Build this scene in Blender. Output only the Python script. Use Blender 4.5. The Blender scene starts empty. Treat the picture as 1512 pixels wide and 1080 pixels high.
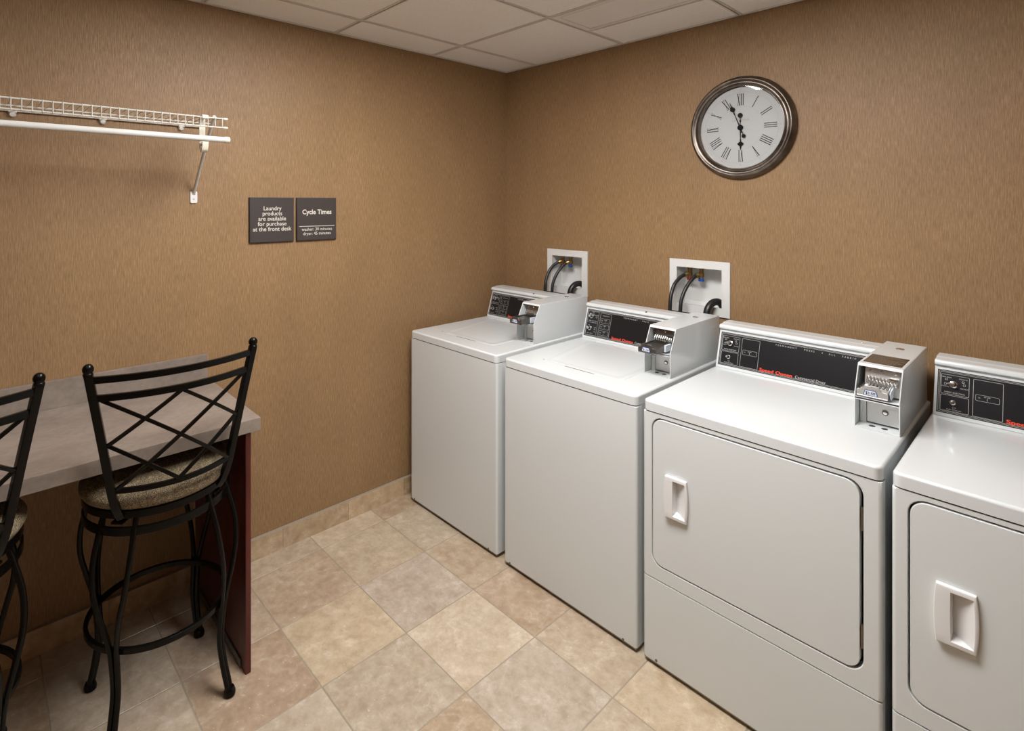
import bpy, bmesh, math, random
from mathutils import Vector, Matrix
random.seed(7)
PI = math.pi
SC = bpy.context.scene
COL = SC.collection

# ------------------------------------------------------------------ camera
cam_d = bpy.data.cameras.new('camera')
cam = bpy.data.objects.new('camera', cam_d); COL.objects.link(cam)
FPX, PX, PY = 807.78, 708.95, 300.33
cam_d.sensor_fit = 'HORIZONTAL'; cam_d.sensor_width = 36.0
cam_d.lens = FPX / 1512 * 36
cam_d.shift_x = (756 - PX) / 1512
cam_d.shift_y = (PY - 540) / 1512
cam_d.clip_start = 0.05
cam.location = (2.4888, -2.5247, 1.5967)
cam.rotation_euler = (PI / 2, 0, 0.82604)
SC.camera = cam
# ------------------------------------------------------------------ world / exposure
w = bpy.data.worlds.new('world'); SC.world = w; w.use_nodes = True
w.node_tree.nodes['Background'].inputs[0].default_value = (0.9, 0.85, 0.8, 1)
w.node_tree.nodes['Background'].inputs[1].default_value = 0.05
SC.view_settings.view_transform = 'Standard'
SC.view_settings.look = 'None'
SC.view_settings.gamma = 1.0
SC.view_settings.use_curve_mapping = False
SC.view_settings.exposure = 0.0
LIGHT_MAIN = 30.0      # emission of the troffer above the middle of the room
LIGHT_FILL = 2.6      # emission of the added fill panel, an unseen source
LIGHT_COL = (1.0, 0.98, 0.965)

H = 2.44               # ceiling height
RX, RY = 4.3, -4.1     # room extent

# ------------------------------------------------------------------ helpers
def smooth_by_angle(bm, deg=38):
    a = math.radians(deg)
    for f in bm.faces: f.smooth = True
    for e in bm.edges:
        if len(e.link_faces) == 2:
            e.smooth = e.calc_face_angle(0) < a
        else: e.smooth = False

def obj(name, bm, mats, parent=None, loc=None, smooth=38):
    bmesh.ops.recalc_face_normals(bm, faces=bm.faces[:])
    if smooth: smooth_by_angle(bm, smooth)
    me = bpy.data.meshes.new(name); bm.to_mesh(me); bm.free()
    if not isinstance(mats, (list, tuple)): mats = [mats]
    for m in mats: me.materials.append(m)
    o = bpy.data.objects.new(name, me); COL.objects.link(o)
    if parent: o.parent = parent
    if loc: o.location = loc
    if smooth: weighted(o)
    return o

def weighted(o):
    m = o.modifiers.new('weighted_normal', 'WEIGHTED_NORMAL'); m.keep_sharp = True; m.weight = 60

def merge(bm, sub, mi=0, M=None):
    """copy bmesh sub into bm"""
    if M is not None: bmesh.ops.transform(sub, matrix=M, verts=sub.verts[:])
    mp = {v: bm.verts.new(v.co) for v in sub.verts}
    for f in sub.faces:
        try:
            nf = bm.faces.new([mp[v] for v in f.verts]); nf.material_index = mi
        except ValueError: pass
    sub.free()

def bx(bm, lo, hi, mi=0, bev=0, seg=2, M=None):
    s = bmesh.new()
    bmesh.ops.create_cube(s, size=1)
    for v in s.verts:
        v.co = Vector([(lo[i] + hi[i]) / 2 + v.co[i] * (hi[i] - lo[i]) for i in range(3)])
    if bev: bmesh.ops.bevel(s, geom=s.edges[:], offset=bev, segments=seg, profile=0.5, affect='EDGES')
    merge(bm, s, mi, M)

def prism(bm, pts, fn, a, b, mi=0, bev=0, seg=2, M=None):
    """extrude 2D polygon pts; fn(p, h) -> 3D"""
    s = bmesh.new()
    A = [s.verts.new(fn(p, a)) for p in pts]; B = [s.verts.new(fn(p, b)) for p in pts]
    s.faces.new(A); s.faces.new(B[::-1]); n = len(pts)
    for i in range(n): s.faces.new((A[i], B[i], B[(i + 1) % n], A[(i + 1) % n]))
    bmesh.ops.recalc_face_normals(s, faces=s.faces[:])
    if bev:
        es = [e for e in s.edges if e.calc_face_angle(0) > 0.6]
        bmesh.ops.bevel(s, geom=es, offset=bev, segments=seg, profile=0.5, affect='EDGES')
    merge(bm, s, mi, M)
XY = lambda p, h: (p[0], p[1], h)
XZ = lambda p, h: (p[0], h, p[1])
YZ = lambda p, h: (h, p[0], p[1])

def rrect(x0, y0, x1, y1, r, n=6):
    if not isinstance(r, (tuple, list)): r = (r,) * 4
    out = []
    for (cx, cy, a0), rr in zip([(x0, y0, PI), (x1, y0, 1.5 * PI), (x1, y1, 0), (x0, y1, .5 * PI)], r):
        sx = 1 if cx == x0 else -1; sy = 1 if cy == y0 else -1
        for k in range(n + 1):
            a = a0 + k * PI / 2 / n
            out.append((cx + sx * rr + rr * math.cos(a), cy + sy * rr + rr * math.sin(a)))
    return out

def round_poly(pts, r, n=5):
    out = []; N = len(pts)
    for i in range(N):
        p = Vector(pts[i]); a = (Vector(pts[i - 1]) - p).normalized(); b = (Vector(pts[(i + 1) % N]) - p).normalized()
        P0 = p + a * r; P2 = p + b * r
        for k in range(n + 1):
            t = k / n
            q = P0 * (1 - t) ** 2 + p * 2 * t * (1 - t) + P2 * t * t
            out.append((q.x, q.y))
    return out

def catmull(pts, n=8, closed=False):
    P = [Vector(p) for p in pts]; out = []
    N = len(P); rng = range(N if closed else N - 1)
    for i in rng:
        p1, p2 = P[i], P[(i + 1) % N]
        p0 = P[i - 1] if (closed or i > 0) else p1 * 2 - p2
        p3 = P[(i + 2) % N] if (closed or i + 2 < N) else p2 * 2 - p1
        for k in range(n):
            t = k / n
            out.append(0.5 * ((2 * p1) + (p2 - p0) * t + (2 * p0 - 5 * p1 + 4 * p2 - p3) * t * t + (3 * p1 - p0 - 3 * p2 + p3) * t ** 3))
    if not closed: out.append(P[-1])
    return out

def tube(bm, path, r, n=10, mi=0, closed=False, shape=None, up=None):
    """sweep a circle (or 2D shape list) along path. up fixes the frame"""
    path = [Vector(p) for p in path]; N = len(path)
    if shape is None: shape = [(math.cos(2 * PI * k / n), math.sin(2 * PI * k / n)) for k in range(n)]
    rings = []; prev = None
    for i, p in enumerate(path):
        if closed: t = path[(i + 1) % N] - path[i - 1]
        else: t = path[min(i + 1, N - 1)] - path[max(i - 1, 0)]
        t.normalize()
        if up is not None: u = Vector(up)
        elif prev is None: u = Vector((0, 0, 1)) if abs(t.z) < .9 else Vector((1, 0, 0))
        else: u = prev
        u = (u - t * u.dot(t)).normalized(); prev = u
        v = t.cross(u)
        rr = r[i] if isinstance(r, (list, tuple)) else r
        rings.append([bm.verts.new(p + u * (b * rr) + v * (a * rr)) for a, b in shape])
    m = len(shape)
    for i in range(N if closed else N - 1):
        A, B = rings[i], rings[(i + 1) % N]
        for k in range(m):
            f = bm.faces.new((A[k], A[(k + 1) % m], B[(k + 1) % m], B[k])); f.material_index = mi
    if not closed:
        f = bm.faces.new(rings[0][::-1]); f.material_index = mi
        f = bm.faces.new(rings[-1]); f.material_index = mi
def flat(w, h): return [(a * w / 2, b * h / 2) for a, b in rrect(-1, -1, 1, 1, .3, 2)]

def lathe(bm, prof, n=24, mi=0, M=None, cap=True):
    """profile list of (r, h) about local Z"""
    s = bmesh.new(); rings = []
    for r, h in prof:
        if r < 1e-6: rings.append([s.verts.new((0, 0, h))])
        else: rings.append([s.verts.new((r * math.cos(2 * PI * k / n), r * math.sin(2 * PI * k / n), h)) for k in range(n)])
    for A, B in zip(rings, rings[1:]):
        for k in range(n):
            a = A[k % len(A)]; b = A[(k + 1) % len(A)]; c = B[(k + 1) % len(B)]; d = B[k % len(B)]
            vs = []
            for v in (a, b, c, d):
                if v not in vs: vs.append(v)
            if len(vs) > 2:
                try: s.faces.new(vs)
                except ValueError: pass
    if cap:
        for R in (rings[0], rings[-1]):
            if len(R) > 2: s.faces.new(R)
    bmesh.ops.recalc_face_normals(s, faces=s.faces[:])
    merge(bm, s, mi, M)

def T(x, y, z): return Matrix.Translation((x, y, z))
def RXm(a): return Matrix.Rotation(a, 4, 'X')
def RYm(a): return Matrix.Rotation(a, 4, 'Y')
def RZm(a): return Matrix.Rotation(a, 4, 'Z')
FACE_Y = RXm(PI / 2)           # local z -> -y
FACE_X = RYm(PI / 2)           # local z -> +x

def empty(name, loc, rz=0):
    o = bpy.data.objects.new(name, None); COL.objects.link(o)
    o.location = loc; o.rotation_euler = (0, 0, rz); o.empty_display_size = .1
    return o
def tag(o, label=None, cat=None, group=None, kind=None):
    if label: o['label'] = label
    if cat: o['category'] = cat
    if group: o['group'] = group
    if kind: o['kind'] = kind
    return o
def copy_tree(o, parent=None):
    c = o.copy(); COL.objects.link(c)
    if parent: c.parent = parent
    for ch in list(o.children): copy_tree(ch, c)
    return c
def text_into(bm, body, size, M, mi=0, depth=.0003, align='CENTER', offset=0.0, sx=1.0, spacing=1.0):
    c = bpy.data.curves.new('lettering', 'FONT'); c.body = body; c.size = size
    c.align_x = align; c.extrude = depth; c.offset = offset; c.resolution_u = 3; c.space_character = spacing
    o = bpy.data.objects.new('lettering_tmp', c); COL.objects.link(o)
    dg = bpy.context.evaluated_depsgraph_get(); me = bpy.data.meshes.new_from_object(o.evaluated_get(dg))
    s = bmesh.new(); s.from_mesh(me)
    bpy.data.objects.remove(o); bpy.data.meshes.remove(me); bpy.data.curves.remove(c)
    merge(bm, s, mi, M @ Matrix.Diagonal((sx, 1, 1, 1)))
def boolean(o, cutter_bm, mats=()):
    me = bpy.data.meshes.new('cut'); bmesh.ops.recalc_face_normals(cutter_bm, faces=cutter_bm.faces[:])
    cutter_bm.to_mesh(me); cutter_bm.free()
    c = bpy.data.objects.new('cut', me); COL.objects.link(c); c.parent = o.parent
    md = o.modifiers.new('b', 'BOOLEAN'); md.operation = 'DIFFERENCE'; md.object = c; md.solver = 'EXACT'
    while len(o.modifiers) > 1: o.modifiers.remove(o.modifiers[0])
    bpy.context.view_layer.update(); dg = bpy.context.evaluated_depsgraph_get(); new = bpy.data.meshes.new_from_object(o.evaluated_get(dg))
    old = o.data; o.modifiers.clear(); o.data = new; new.name = old.name
    bpy.data.objects.remove(c); bpy.data.meshes.remove(me)
    s = bmesh.new(); s.from_mesh(new); smooth_by_angle(s); s.to_mesh(new); s.free(); weighted(o)

# ------------------------------------------------------------------ materials
def mat(name, col=(.8, .8, .8), rough=.5, metal=0.0, spec=.5, coat=0.0, emit=None, bump=None, sheen=0):
    m = bpy.data.materials.new(name); m.use_nodes = True; nt = m.node_tree
    b = nt.nodes['Principled BSDF']
    b.inputs['Base Color'].default_value = (*col, 1); b.inputs['Roughness'].default_value = rough
    b.inputs['Metallic'].default_value = metal; b.inputs['Specular IOR Level'].default_value = spec
    b.inputs['Coat Weight'].default_value = coat; b.inputs['Coat Roughness'].default_value = .08
    if emit:
        b.inputs['Emission Color'].default_value = (*emit[0], 1); b.inputs['Emission Strength'].default_value = emit[1]
    if bump:   # (scale, strength, distance)
        tc = nt.nodes.new('ShaderNodeTexCoord'); n = nt.nodes.new('ShaderNodeTexNoise'); n.inputs['Scale'].default_value = bump[0]
        n.inputs['Detail'].default_value = 4
        bp = nt.nodes.new('ShaderNodeBump'); bp.inputs['Strength'].default_value = bump[1]; bp.inputs['Distance'].default_value = bump[2]
        nt.links.new(tc.outputs['Object'], n.inputs['Vector']); nt.links.new(n.outputs['Fac'], bp.inputs['Height'])
        nt.links.new(bp.outputs['Normal'], b.inputs['Normal'])
    return m
class NT:
    def __init__(s, m): s.m = m; s.nt = m.node_tree; s.b = s.nt.nodes['Principled BSDF']
    def n(s, t, **kw):
        x = s.nt.nodes.new(t)
        for k, v in kw.items():
            if k in x.inputs: x.inputs[k].default_value = v
            else: setattr(x, k, v)
        return x
    def l(s, a, b): s.nt.links.new(a, b)
    def ramp(s, src, stops, interp='LINEAR'):
        r = s.nt.nodes.new('ShaderNodeValToRGB'); r.color_ramp.interpolation = interp
        while len(r.color_ramp.elements) < len(stops): r.color_ramp.elements.new(.5)
        for e, (p, c) in zip(r.color_ramp.elements, stops):
            e.position = p; e.color = (*c, 1) if len(c) == 3 else c
        s.l(src, r.inputs[0]); return r.outputs[0]
    def mix(s, fac, a, b, mode='MIX'):
        x = s.nt.nodes.new('ShaderNodeMix'); x.data_type = 'RGBA'; x.blend_type = mode
        for sock, v in ((x.inputs[0], fac), (x.inputs[6], a), (x.inputs[7], b)):
            if isinstance(v, (int, float)): sock.default_value = v
            elif isinstance(v, tuple): sock.default_value = (*v, 1)
            else: s.l(v, sock)
        return x.outputs[2]
    def bump(s, h, strength, dist):
        b = s.n('ShaderNodeBump', Strength=strength, Distance=dist); s.l(h, b.inputs['Height']); s.l(b.outputs[0], s.b.inputs['Normal'])

def g3(v): return (v, v, v)
# wallpaper: woven vertical grain with lighter glints
M_wall = mat('wallpaper', rough=.5); k = NT(M_wall)
geo = k.n('ShaderNodeNewGeometry')
def mapped(K, scale, src=None):
    mp = K.n('ShaderNodeMapping'); mp.inputs['Scale'].default_value = scale
    K.l(src, mp.inputs['Vector']); return mp.outputs[0]
n1 = k.n('ShaderNodeTexNoise', Scale=1.0, Detail=5.0, Roughness=.65); k.l(mapped(k, (300, 300, 26), geo.outputs['Position']), n1.inputs['Vector'])
n2 = k.n('ShaderNodeTexNoise', Scale=1.0, Detail=2.0); k.l(mapped(k, (420, 420, 60), geo.outputs['Position']), n2.inputs['Vector'])
n3 = k.n('ShaderNodeTexNoise', Scale=1.0, Detail=3.0); k.l(mapped(k, (6, 6, 2.5), geo.outputs['Position']), n3.inputs['Vector'])
base = k.ramp(n1.outputs['Fac'], [(.30, (.210, .121, .053)), (.50, (.288, .174, .083)), (.70, (.385, .243, .126))])
glint = k.ramp(n2.outputs['Fac'], [(.60, g3(0)), (.75, g3(.28))])
c = k.mix(glint, base, (.50, .34, .18))
c = k.mix(1.0, c, k.ramp(n3.outputs['Fac'], [(.3, g3(.93)), (.7, g3(1.05))]), 'MULTIPLY')
k.l(c, k.b.inputs['Base Color'])
k.l(k.ramp(n1.outputs['Fac'], [(.3, g3(.62)), (.7, g3(.42))]), k.b.inputs['Roughness'])
k.b.inputs['Specular IOR Level'].default_value = .45
k.bump(n1.outputs['Fac'], .5, .0012)

# ceiling tile
M_ceil = mat('ceiling_tile', (.8, .77, .72), .9); k = NT(M_ceil)
geo = k.n('ShaderNodeNewGeometry'); n1 = k.n('ShaderNodeTexNoise', Scale=160.0, Detail=3.0); k.l(geo.outputs['Position'], n1.inputs['Vector'])
k.l(k.ramp(n1.outputs['Fac'], [(.38, (.86, .84, .80)), (.55, (.91, .89, .85))]), k.b.inputs['Base Color']); k.bump(n1.outputs['Fac'], .25, .001)
M_tbar = mat('ceiling_grid_metal', (.72, .69, .64), .5)

# travertine
def travertine(name, attr):
    m = mat(name, rough=.3); k = NT(m)
    geo = k.n('ShaderNodeNewGeometry')
    at = k.n('ShaderNodeAttribute'); at.attribute_name = 'tone'
    rot = k.n('ShaderNodeVectorMath'); rot.operation = 'MULTIPLY_ADD'
    k.l(at.outputs['Color'], rot.inputs[0]); rot.inputs[1].default_value = (37, 53, 71); k.l(geo.outputs['Position'], rot.inputs[2])
    P = rot.outputs[0]
    n1 = k.n('ShaderNodeTexNoise', Scale=5.0, Detail=6.0, Roughness=.6, Distortion=.25); k.l(P, n1.inputs['Vector'])
    n2 = k.n('ShaderNodeTexNoise', Scale=26.0, Detail=5.0, Roughness=.65); k.l(P, n2.inputs['Vector'])
    n3 = k.n('ShaderNodeTexNoise', Scale=95.0, Detail=3.0); k.l(P, n3.inputs['Vector'])
    v = k.n('ShaderNodeTexNoise', Scale=2.6, Detail=5.0, Distortion=.35); k.l(P, v.inputs['Vector'])
    c = k.mix(1.0, at.outputs['Color'], k.ramp(n1.outputs['Fac'], [(.3, (.90, .87, .83)), (.5, (1, 1, 1)), (.72, (1.07, 1.07, 1.06))]), 'MULTIPLY')
    c = k.mix(.75, c, k.mix(1.0, c, k.ramp(n2.outputs['Fac'], [(.35, (.80, .74, .66)), (.6, (1.08, 1.07, 1.05))]), 'MULTIPLY'))
    band = k.ramp(v.outputs['Fac'], [(.49, g3(0)), (.4985, g3(.22)), (.5015, g3(.22)), (.52, g3(0))])
    c = k.mix(band, c, (.62, .55, .45))
    n4 = k.n('ShaderNodeTexNoise', Scale=11.0, Detail=8.0, Roughness=.72, Distortion=.4); k.l(P, n4.inputs['Vector'])
    c = k.mix(k.ramp(n4.outputs['Fac'], [(.545, g3(0)), (.60, g3(.6)), (.75, g3(1))]), c, k.mix(1.0, c, (1.20, 1.24, 1.30), 'MULTIPLY'))
    c = k.mix(k.ramp(n4.outputs['Fac'], [(.30, g3(.8)), (.43, g3(0))]), c, k.mix(1.0, c, (.86, .79, .70), 'MULTIPLY'))
    spots = k.ramp(n2.outputs['Fac'], [(.62, g3(0)), (.68, g3(.55))])
    c = k.mix(spots, c, (.66, .58, .48))
    specks = k.ramp(n3.outputs['Fac'], [(.70, g3(0)), (.74, g3(.7))])
    c = k.mix(specks, c, (.70, .62, .50))
    k.l(c, k.b.inputs['Base Color'])
    k.l(k.ramp(n2.outputs['Fac'], [(.3, g3(.36)), (.7, g3(.27))]), k.b.inputs['Roughness'])
    k.bump(n3.outputs['Fac'], .06, .0008)
    return m
M_trav = travertine('travertine', 'tone')
M_grout = mat('grout', (.33, .28, .21), .8, bump=(300, .3, .001))
M_caulk = mat('caulk', (.30, .25, .195), .7)

M_white = mat('white_enamel', (.695, .725, .735), .22, coat=.35)
M_whitefront = mat('white_enamel_satin', (.69, .72, .722), .33, bump=(900, .04, .0004))
M_whiteplastic = mat('white_plastic', (.80, .80, .80), .3)
M_valvebox = mat('white_matte_plastic', (.70, .705, .69), .45)
M_epoxy = mat('white_epoxy_wire', (.60, .58, .53), .35)
M_rod = mat('white_rod_enamel', (.68, .68, .655), .25)
M_cream = mat('cream_plastic', (.72, .67, .56), .4)
M_strip = mat('grey_strip', (.13, .13, .125), .5)
M_dark = mat('dark_gap', (.03, .028, .025), .7)
M_underside = mat('underside_floor_light', (.36, .31, .23), .6)  # beige puts light bounced off the floor into the lip's colour
M_blackpanel = mat('black_panel_print', (.009, .009, .011), .30, spec=.38)
M_print = mat('white_print', (.50, .50, .49), .5)
M_printdim = mat('grey_print', (.22, .22, .22), .5)
M_red = mat('red_print', (.72, .055, .02), .5)
M_chrome = mat('chrome', (.80, .80, .79), .14, 1.0)
M_steel = mat('brushed_steel', (.70, .70, .69), .34, .75)
M_alu = mat('brushed_aluminium', (.66, .66, .65), .42, .85, bump=(220, .15, .0004))
M_darksteel = mat('dark_steel', (.20, .19, .175), .32, .9)
M_blackmetal = mat('black_iron', (.0035, .003, .0024), .24, 0.0, spec=.17)
M_rubber = mat('black_rubber', (.012, .012, .013), .38)
M_brass = mat('brass', (.36, .24, .10), .35, 1.0)
M_redh = mat('red_handle', (.30, .02, .02), .4)
M_blueh = mat('blue_handle', (.012, .07, .35), .4)
M_hinge = mat('hinge_bronze', (.20, .165, .13), .4, .7)
M_sign = mat('sign_plastic', (.048, .038, .036), .5)
M_signedge = mat('sign_edge', (.022, .016, .014), .5)
M_signtext = mat('sign_print', (.72, .68, .60), .6)
M_labelblue = mat('blue_label', (.03, .07, .30), .5)
M_labelwhite = mat('label_paper', (.62, .66, .72), .5)
M_ink = mat('ink', (.005, .005, .006), .6, spec=.15)
M_brownlabel = mat('brown_label', (.055, .033, .018), .45)
M_browntext = mat('label_print', (.28, .22, .16), .5)
M_dial = mat('clock_dial', (.53, .535, .53), .6)
M_dialline = mat('dial_line', (.36, .33, .30), .6)
M_pewter = mat('pewter', (.23, .195, .165), .30, .9)
k = NT(M_pewter)
tc = k.n('ShaderNodeTexCoord'); n1 = k.n('ShaderNodeTexNoise', Scale=14.0, Detail=4.0); k.l(tc.outputs['Object'], n1.inputs['Vector'])
k.l(k.ramp(n1.outputs['Fac'], [(.3, (.085, .068, .055)), (.7, (.25, .22, .195))]), k.b.inputs['Base Color'])
M_pewterdark = mat('pewter_dark', (.10, .08, .065), .35, .8)
# glass of the clock
M_glass = bpy.data.materials.new('clock_glass'); M_glass.use_nodes = True; nt = M_glass.node_tree; nt.nodes.clear()
o_ = nt.nodes.new('ShaderNodeOutputMaterial'); mx = nt.nodes.new('ShaderNodeMixShader'); tr = nt.nodes.new('ShaderNodeBsdfTransparent')
gl = nt.nodes.new('ShaderNodeBsdfGlossy'); gl.inputs['Roughness'].default_value = .01; fr = nt.nodes.new('ShaderNodeFresnel'); fr.inputs[0].default_value = 1.5
nt.links.new(fr.outputs[0], mx.inputs[0]); nt.links.new(tr.outputs[0], mx.inputs[1]); nt.links.new(gl.outputs[0], mx.inputs[2]); nt.links.new(mx.outputs[0], o_.inputs[0])
# laminate
M_lam = mat('grey_laminate', rough=.42); k = NT(M_lam)
tc = k.n('ShaderNodeTexCoord')
n1 = k.n('ShaderNodeTexNoise', Scale=5.0, Detail=5.0, Roughness=.6, Distortion=.7); k.l(mapped(k, (1.6, .8, 1.6), tc.outputs['Object']), n1.inputs['Vector'])
n2 = k.n('ShaderNodeTexNoise', Scale=60.0, Detail=3.0); k.l(tc.outputs['Object'], n2.inputs['Vector'])
c = k.ramp(n1.outputs['Fac'], [(.3, (.200, .160, .135)), (.5, (.25, .205, .172)), (.72, (.31, .26, .22))])
c = k.mix(1.0, c, k.ramp(n2.outputs['Fac'], [(.3, g3(.9)), (.7, g3(1.07))]), 'MULTIPLY'); k.l(c, k.b.inputs['Base Color'])
# mahogany
M_mah = mat('mahogany_veneer', (.075, .010, .008), .35); k = NT(M_mah)
tc = k.n('ShaderNodeTexCoord'); n1 = k.n('ShaderNodeTexNoise', Scale=3.0, Detail=5.0); k.l(mapped(k, (12, 12, 1), tc.outputs['Object']), n1.inputs['Vector'])
k.l(k.ramp(n1.outputs['Fac'], [(.3, (.055, .008, .007)), (.7, (.115, .018, .014))]), k.b.inputs['Base Color'])
# seat fabric
M_fab = mat('seat_fabric', rough=.85); k = NT(M_fab)
tc = k.n('ShaderNodeTexCoord')
n1 = k.n('ShaderNodeTexNoise', Scale=1.0, Detail=2.0); k.l(mapped(k, (260, 420, 500), tc.outputs['Object']), n1.inputs['Vector'])
n2 = k.n('ShaderNodeTexNoise', Scale=1.0, Detail=3.0, Distortion=.6); k.l(mapped(k, (20, 70, 45), tc.outputs['Object']), n2.inputs['Vector'])
c = k.ramp(n1.outputs['Fac'], [(.38, (.085, .060, .031)), (.52, (.255, .192, .112)), (.68, (.50, .41, .27))])
c = k.mix(1.0, c, k.ramp(n2.outputs['Fac'], [(.35, g3(.72)), (.65, g3(1.08))]), 'MULTIPLY'); k.l(c, k.b.inputs['Base Color']); k.bump(n1.outputs['Fac'], .8, .0025)
M_diff = mat('light_diffuser', (.9, .9, .88), .5, emit=(LIGHT_COL, LIGHT_MAIN))
M_diff2 = mat('light_diffuser_fill', (.9, .9, .88), .5, emit=(LIGHT_COL, LIGHT_FILL))
M_vent = mat('vent_paint', (.82, .80, .76), .5)

# ------------------------------------------------------------------ room shell
def struct(name, bm, m, **kw):
    o = obj(name, bm, m, **kw); o['kind'] = 'structure'; return o
VB1, VB2 = (.352, .643), (1.138, 1.431)          # the two valve boxes (x ranges)
VZ = (1.072, 1.326)
bm = bmesh.new()
xs = [-.1, VB1[0] + .02, VB1[1] - .02, VB2[0] + .02, VB2[1] - .02, RX]; zs = [0, VZ[0] + .02, VZ[1] - .02, H + .1]
for i in range(5):
    for j in range(3):
        if j == 1 and i in (1, 3): continue
        bx(bm, (xs[i], 0, zs[j]), (xs[i + 1], .12, zs[j + 1]))
bmesh.ops.remove_doubles(bm, verts=bm.verts[:], dist=1e-5)
struct('wall_back', bm, M_wall, smooth=0)
bm = bmesh.new(); bx(bm, (-.12, RY, 0), (0, 0, H + .1)); struct('wall_left', bm, M_wall)
bm = bmesh.new(); bx(bm, (RX, RY, 0), (RX + .12, 0, H + .1)); struct('wall_right', bm, M_wall)
bm = bmesh.new(); bx(bm, (-.12, RY - .12, 0), (RX + .12, RY, H + .1)); struct('wall_front', bm, M_wall)

# floor: grout bed with individual travertine tiles, tone attribute per tile
S, OX, OY = .3364, .808, -1.3492
PAL = [(.47, .36, .245), (.50, .395, .285), (.44, .34, .24), (.52, .42, .31), (.40, .285, .185), (.48, .375, .26), (.46, .37, .28)]
CREAM, PINK, GREY, YEL, BROWN, RED, SAND = (.60, .495, .365), (.49, .405, .325), (.455, .375, .28), (.56, .445, .30), (.42, .305, .20), (.405, .285, .19), (.50, .39, .27)
TONE = {(0, 0): CREAM, (-1, 0): PINK, (-1, -1): YEL, (0, -1): GREY, (1, 0): (.50, .42, .33), (-2, 0): (.50, .405, .285), (-2, -1): (.445, .335, .23),
        (-1, 1): SAND, (0, 1): (.45, .335, .225), (-2, 1): (.49, .40, .29), (1, 1): (.52, .42, .305), (-1, -2): RED, (0, -2): (.50, .415, .32),
        (1, -1): BROWN, (2, 0): (.49, .395, .285), (2, 1): YEL, (3, 0): SAND, (-3, -1): (.47, .37, .265), (-3, 0): (.54, .44, .315), (-3, 1): BROWN,
        (-2, -2): (.45, .345, .245), (-2, -3): GREY, (-1, -3): (.47, .38, .275), (0, -3): SAND, (1, -2): (.50, .40, .29), (-2, 2): SAND}
bm = bmesh.new(); lay = None
def tile_mesh(cells, name, grout_box, mats):
    verts = []; faces = []; mids = []; tones = []
    def quadbox(lo, hi, tone, mi, ch=.0015):
        b = len(verts)
        x0, y0, z0 = lo; x1, y1, z1 = hi
        vs = [(x0, y0, z0), (x1, y0, z0), (x1, y1, z0), (x0, y1, z0), (x0, y0, z1 - ch), (x1, y0, z1 - ch), (x1, y1, z1 - ch), (x0, y1, z1 - ch),
              (x0 + ch, y0 + ch, z1), (x1 - ch, y0 + ch, z1), (x1 - ch, y1 - ch, z1), (x0 + ch, y1 - ch, z1)]
        verts.extend(vs)
        for f in [(3, 2, 1, 0), (0, 1, 5, 4), (1, 2, 6, 5), (2, 3, 7, 6), (3, 0, 4, 7), (4, 5, 9, 8), (5, 6, 10, 9), (6, 7, 11, 10), (7, 4, 8, 11), (8, 9, 10, 11)]:
            faces.append(tuple(b + q for q in f)); mids.append(mi); tones.append(tone)
    quadbox(*grout_box, (.3, .25, .2), 1, 0.0)
    for lo, hi, tone in cells: quadbox(lo, hi, tone, 0)
    me = bpy.data.meshes.new(name); me.from_pydata(verts, [], faces); me.update()
    for m in mats: me.materials.append(m)
    ca = me.attributes.new('tone', 'FLOAT_COLOR', 'CORNER'); li = 0
    for p, mi, t in zip(me.polygons, mids, tones):
        p.material_index = mi
        for _ in p.loop_indices: ca.data[li].color = (*t, 1); li += 1
    o = bpy.data.objects.new(name, me); COL.objects.link(o); o['kind'] = 'structure'; return o
cells = []
G = .0016
for i in range(-4, 12):
    for j in range(-10, 6):
        x0, x1 = max(0, OX + i * S), min(RX, OX + (i + 1) * S); y0, y1 = max(RY, OY + j * S), min(0, OY + (j + 1) * S)
        if x1 - x0 < .01 or y1 - y0 < .01: continue
        t = TONE.get((i, j)) or random.choice(PAL)
        av = (.455, .378, .285); t = tuple((a_ + (c_ - a_) * .75) * m_ for c_, a_, m_ in zip(t, av, (.985, 1.0, 1.05)))
        f_ = random.uniform(.98, 1.02); t = tuple(c_ * f_ for c_ in t)
        cells.append(((x0 + G, y0 + G, -.01), (x1 - G, y1 - G, 0), t))
tile_mesh(cells, 'floor', ((-.12, RY - .12, -.06), (RX + .12, .12, -.0012)), [M_trav, M_grout])
# baseboards of the same stone
def baseboard(name, axis, joints, a, b, lo_, hi_):
    cells = []; js = [a] + [j for j in joints if a + .02 < j < b - .02] + [b]
    for p, q in zip(js, js[1:]):
        t = random.choice([(.50, .37, .235), (.53, .40, .26), (.46, .335, .215), (.50, .385, .26)])
        if axis == 'y': cells.append(((lo_, p + .001, 0), (hi_, q - .001, .094), t))
        else: cells.append(((p + .001, lo_, 0), (q - .001, hi_, .094), t))
    g = ((lo_, a, 0), (hi_ - .002, b, .0925)) if axis == 'y' else ((a, lo_ + .002, 0), (b, hi_, .0925))
    tile_mesh(cells, name, g, [M_trav, M_caulk])
YJ = [OY + j * S + .205 for j in range(-10, 6)]; XJ = [OX + i * S for i in range(-4, 12)]
baseboard('baseboard_left', 'y', YJ, RY, 0, 0.0005, .012)
baseboard('baseboard_back', 'x', XJ, .0125, RX - .0125, -.012, -.0005)
baseboard('baseboard_right', 'y', YJ, RY, 0, RX - .012, RX - .0005)
baseboard('baseboard_front', 'x', XJ, .0125, RX - .0125, RY + .0005, RY + .012)
# worn plaster line on top of the left baseboard
bm = bmesh.new(); prism(bm, [(.0008, .0942), (.0118, .0942), (.006, .0955), (.0008, .0975)], lambda p, h: (p[0], h, p[1]), RY, 0)
struct('trim_1', bm, M_caulk)

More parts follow.
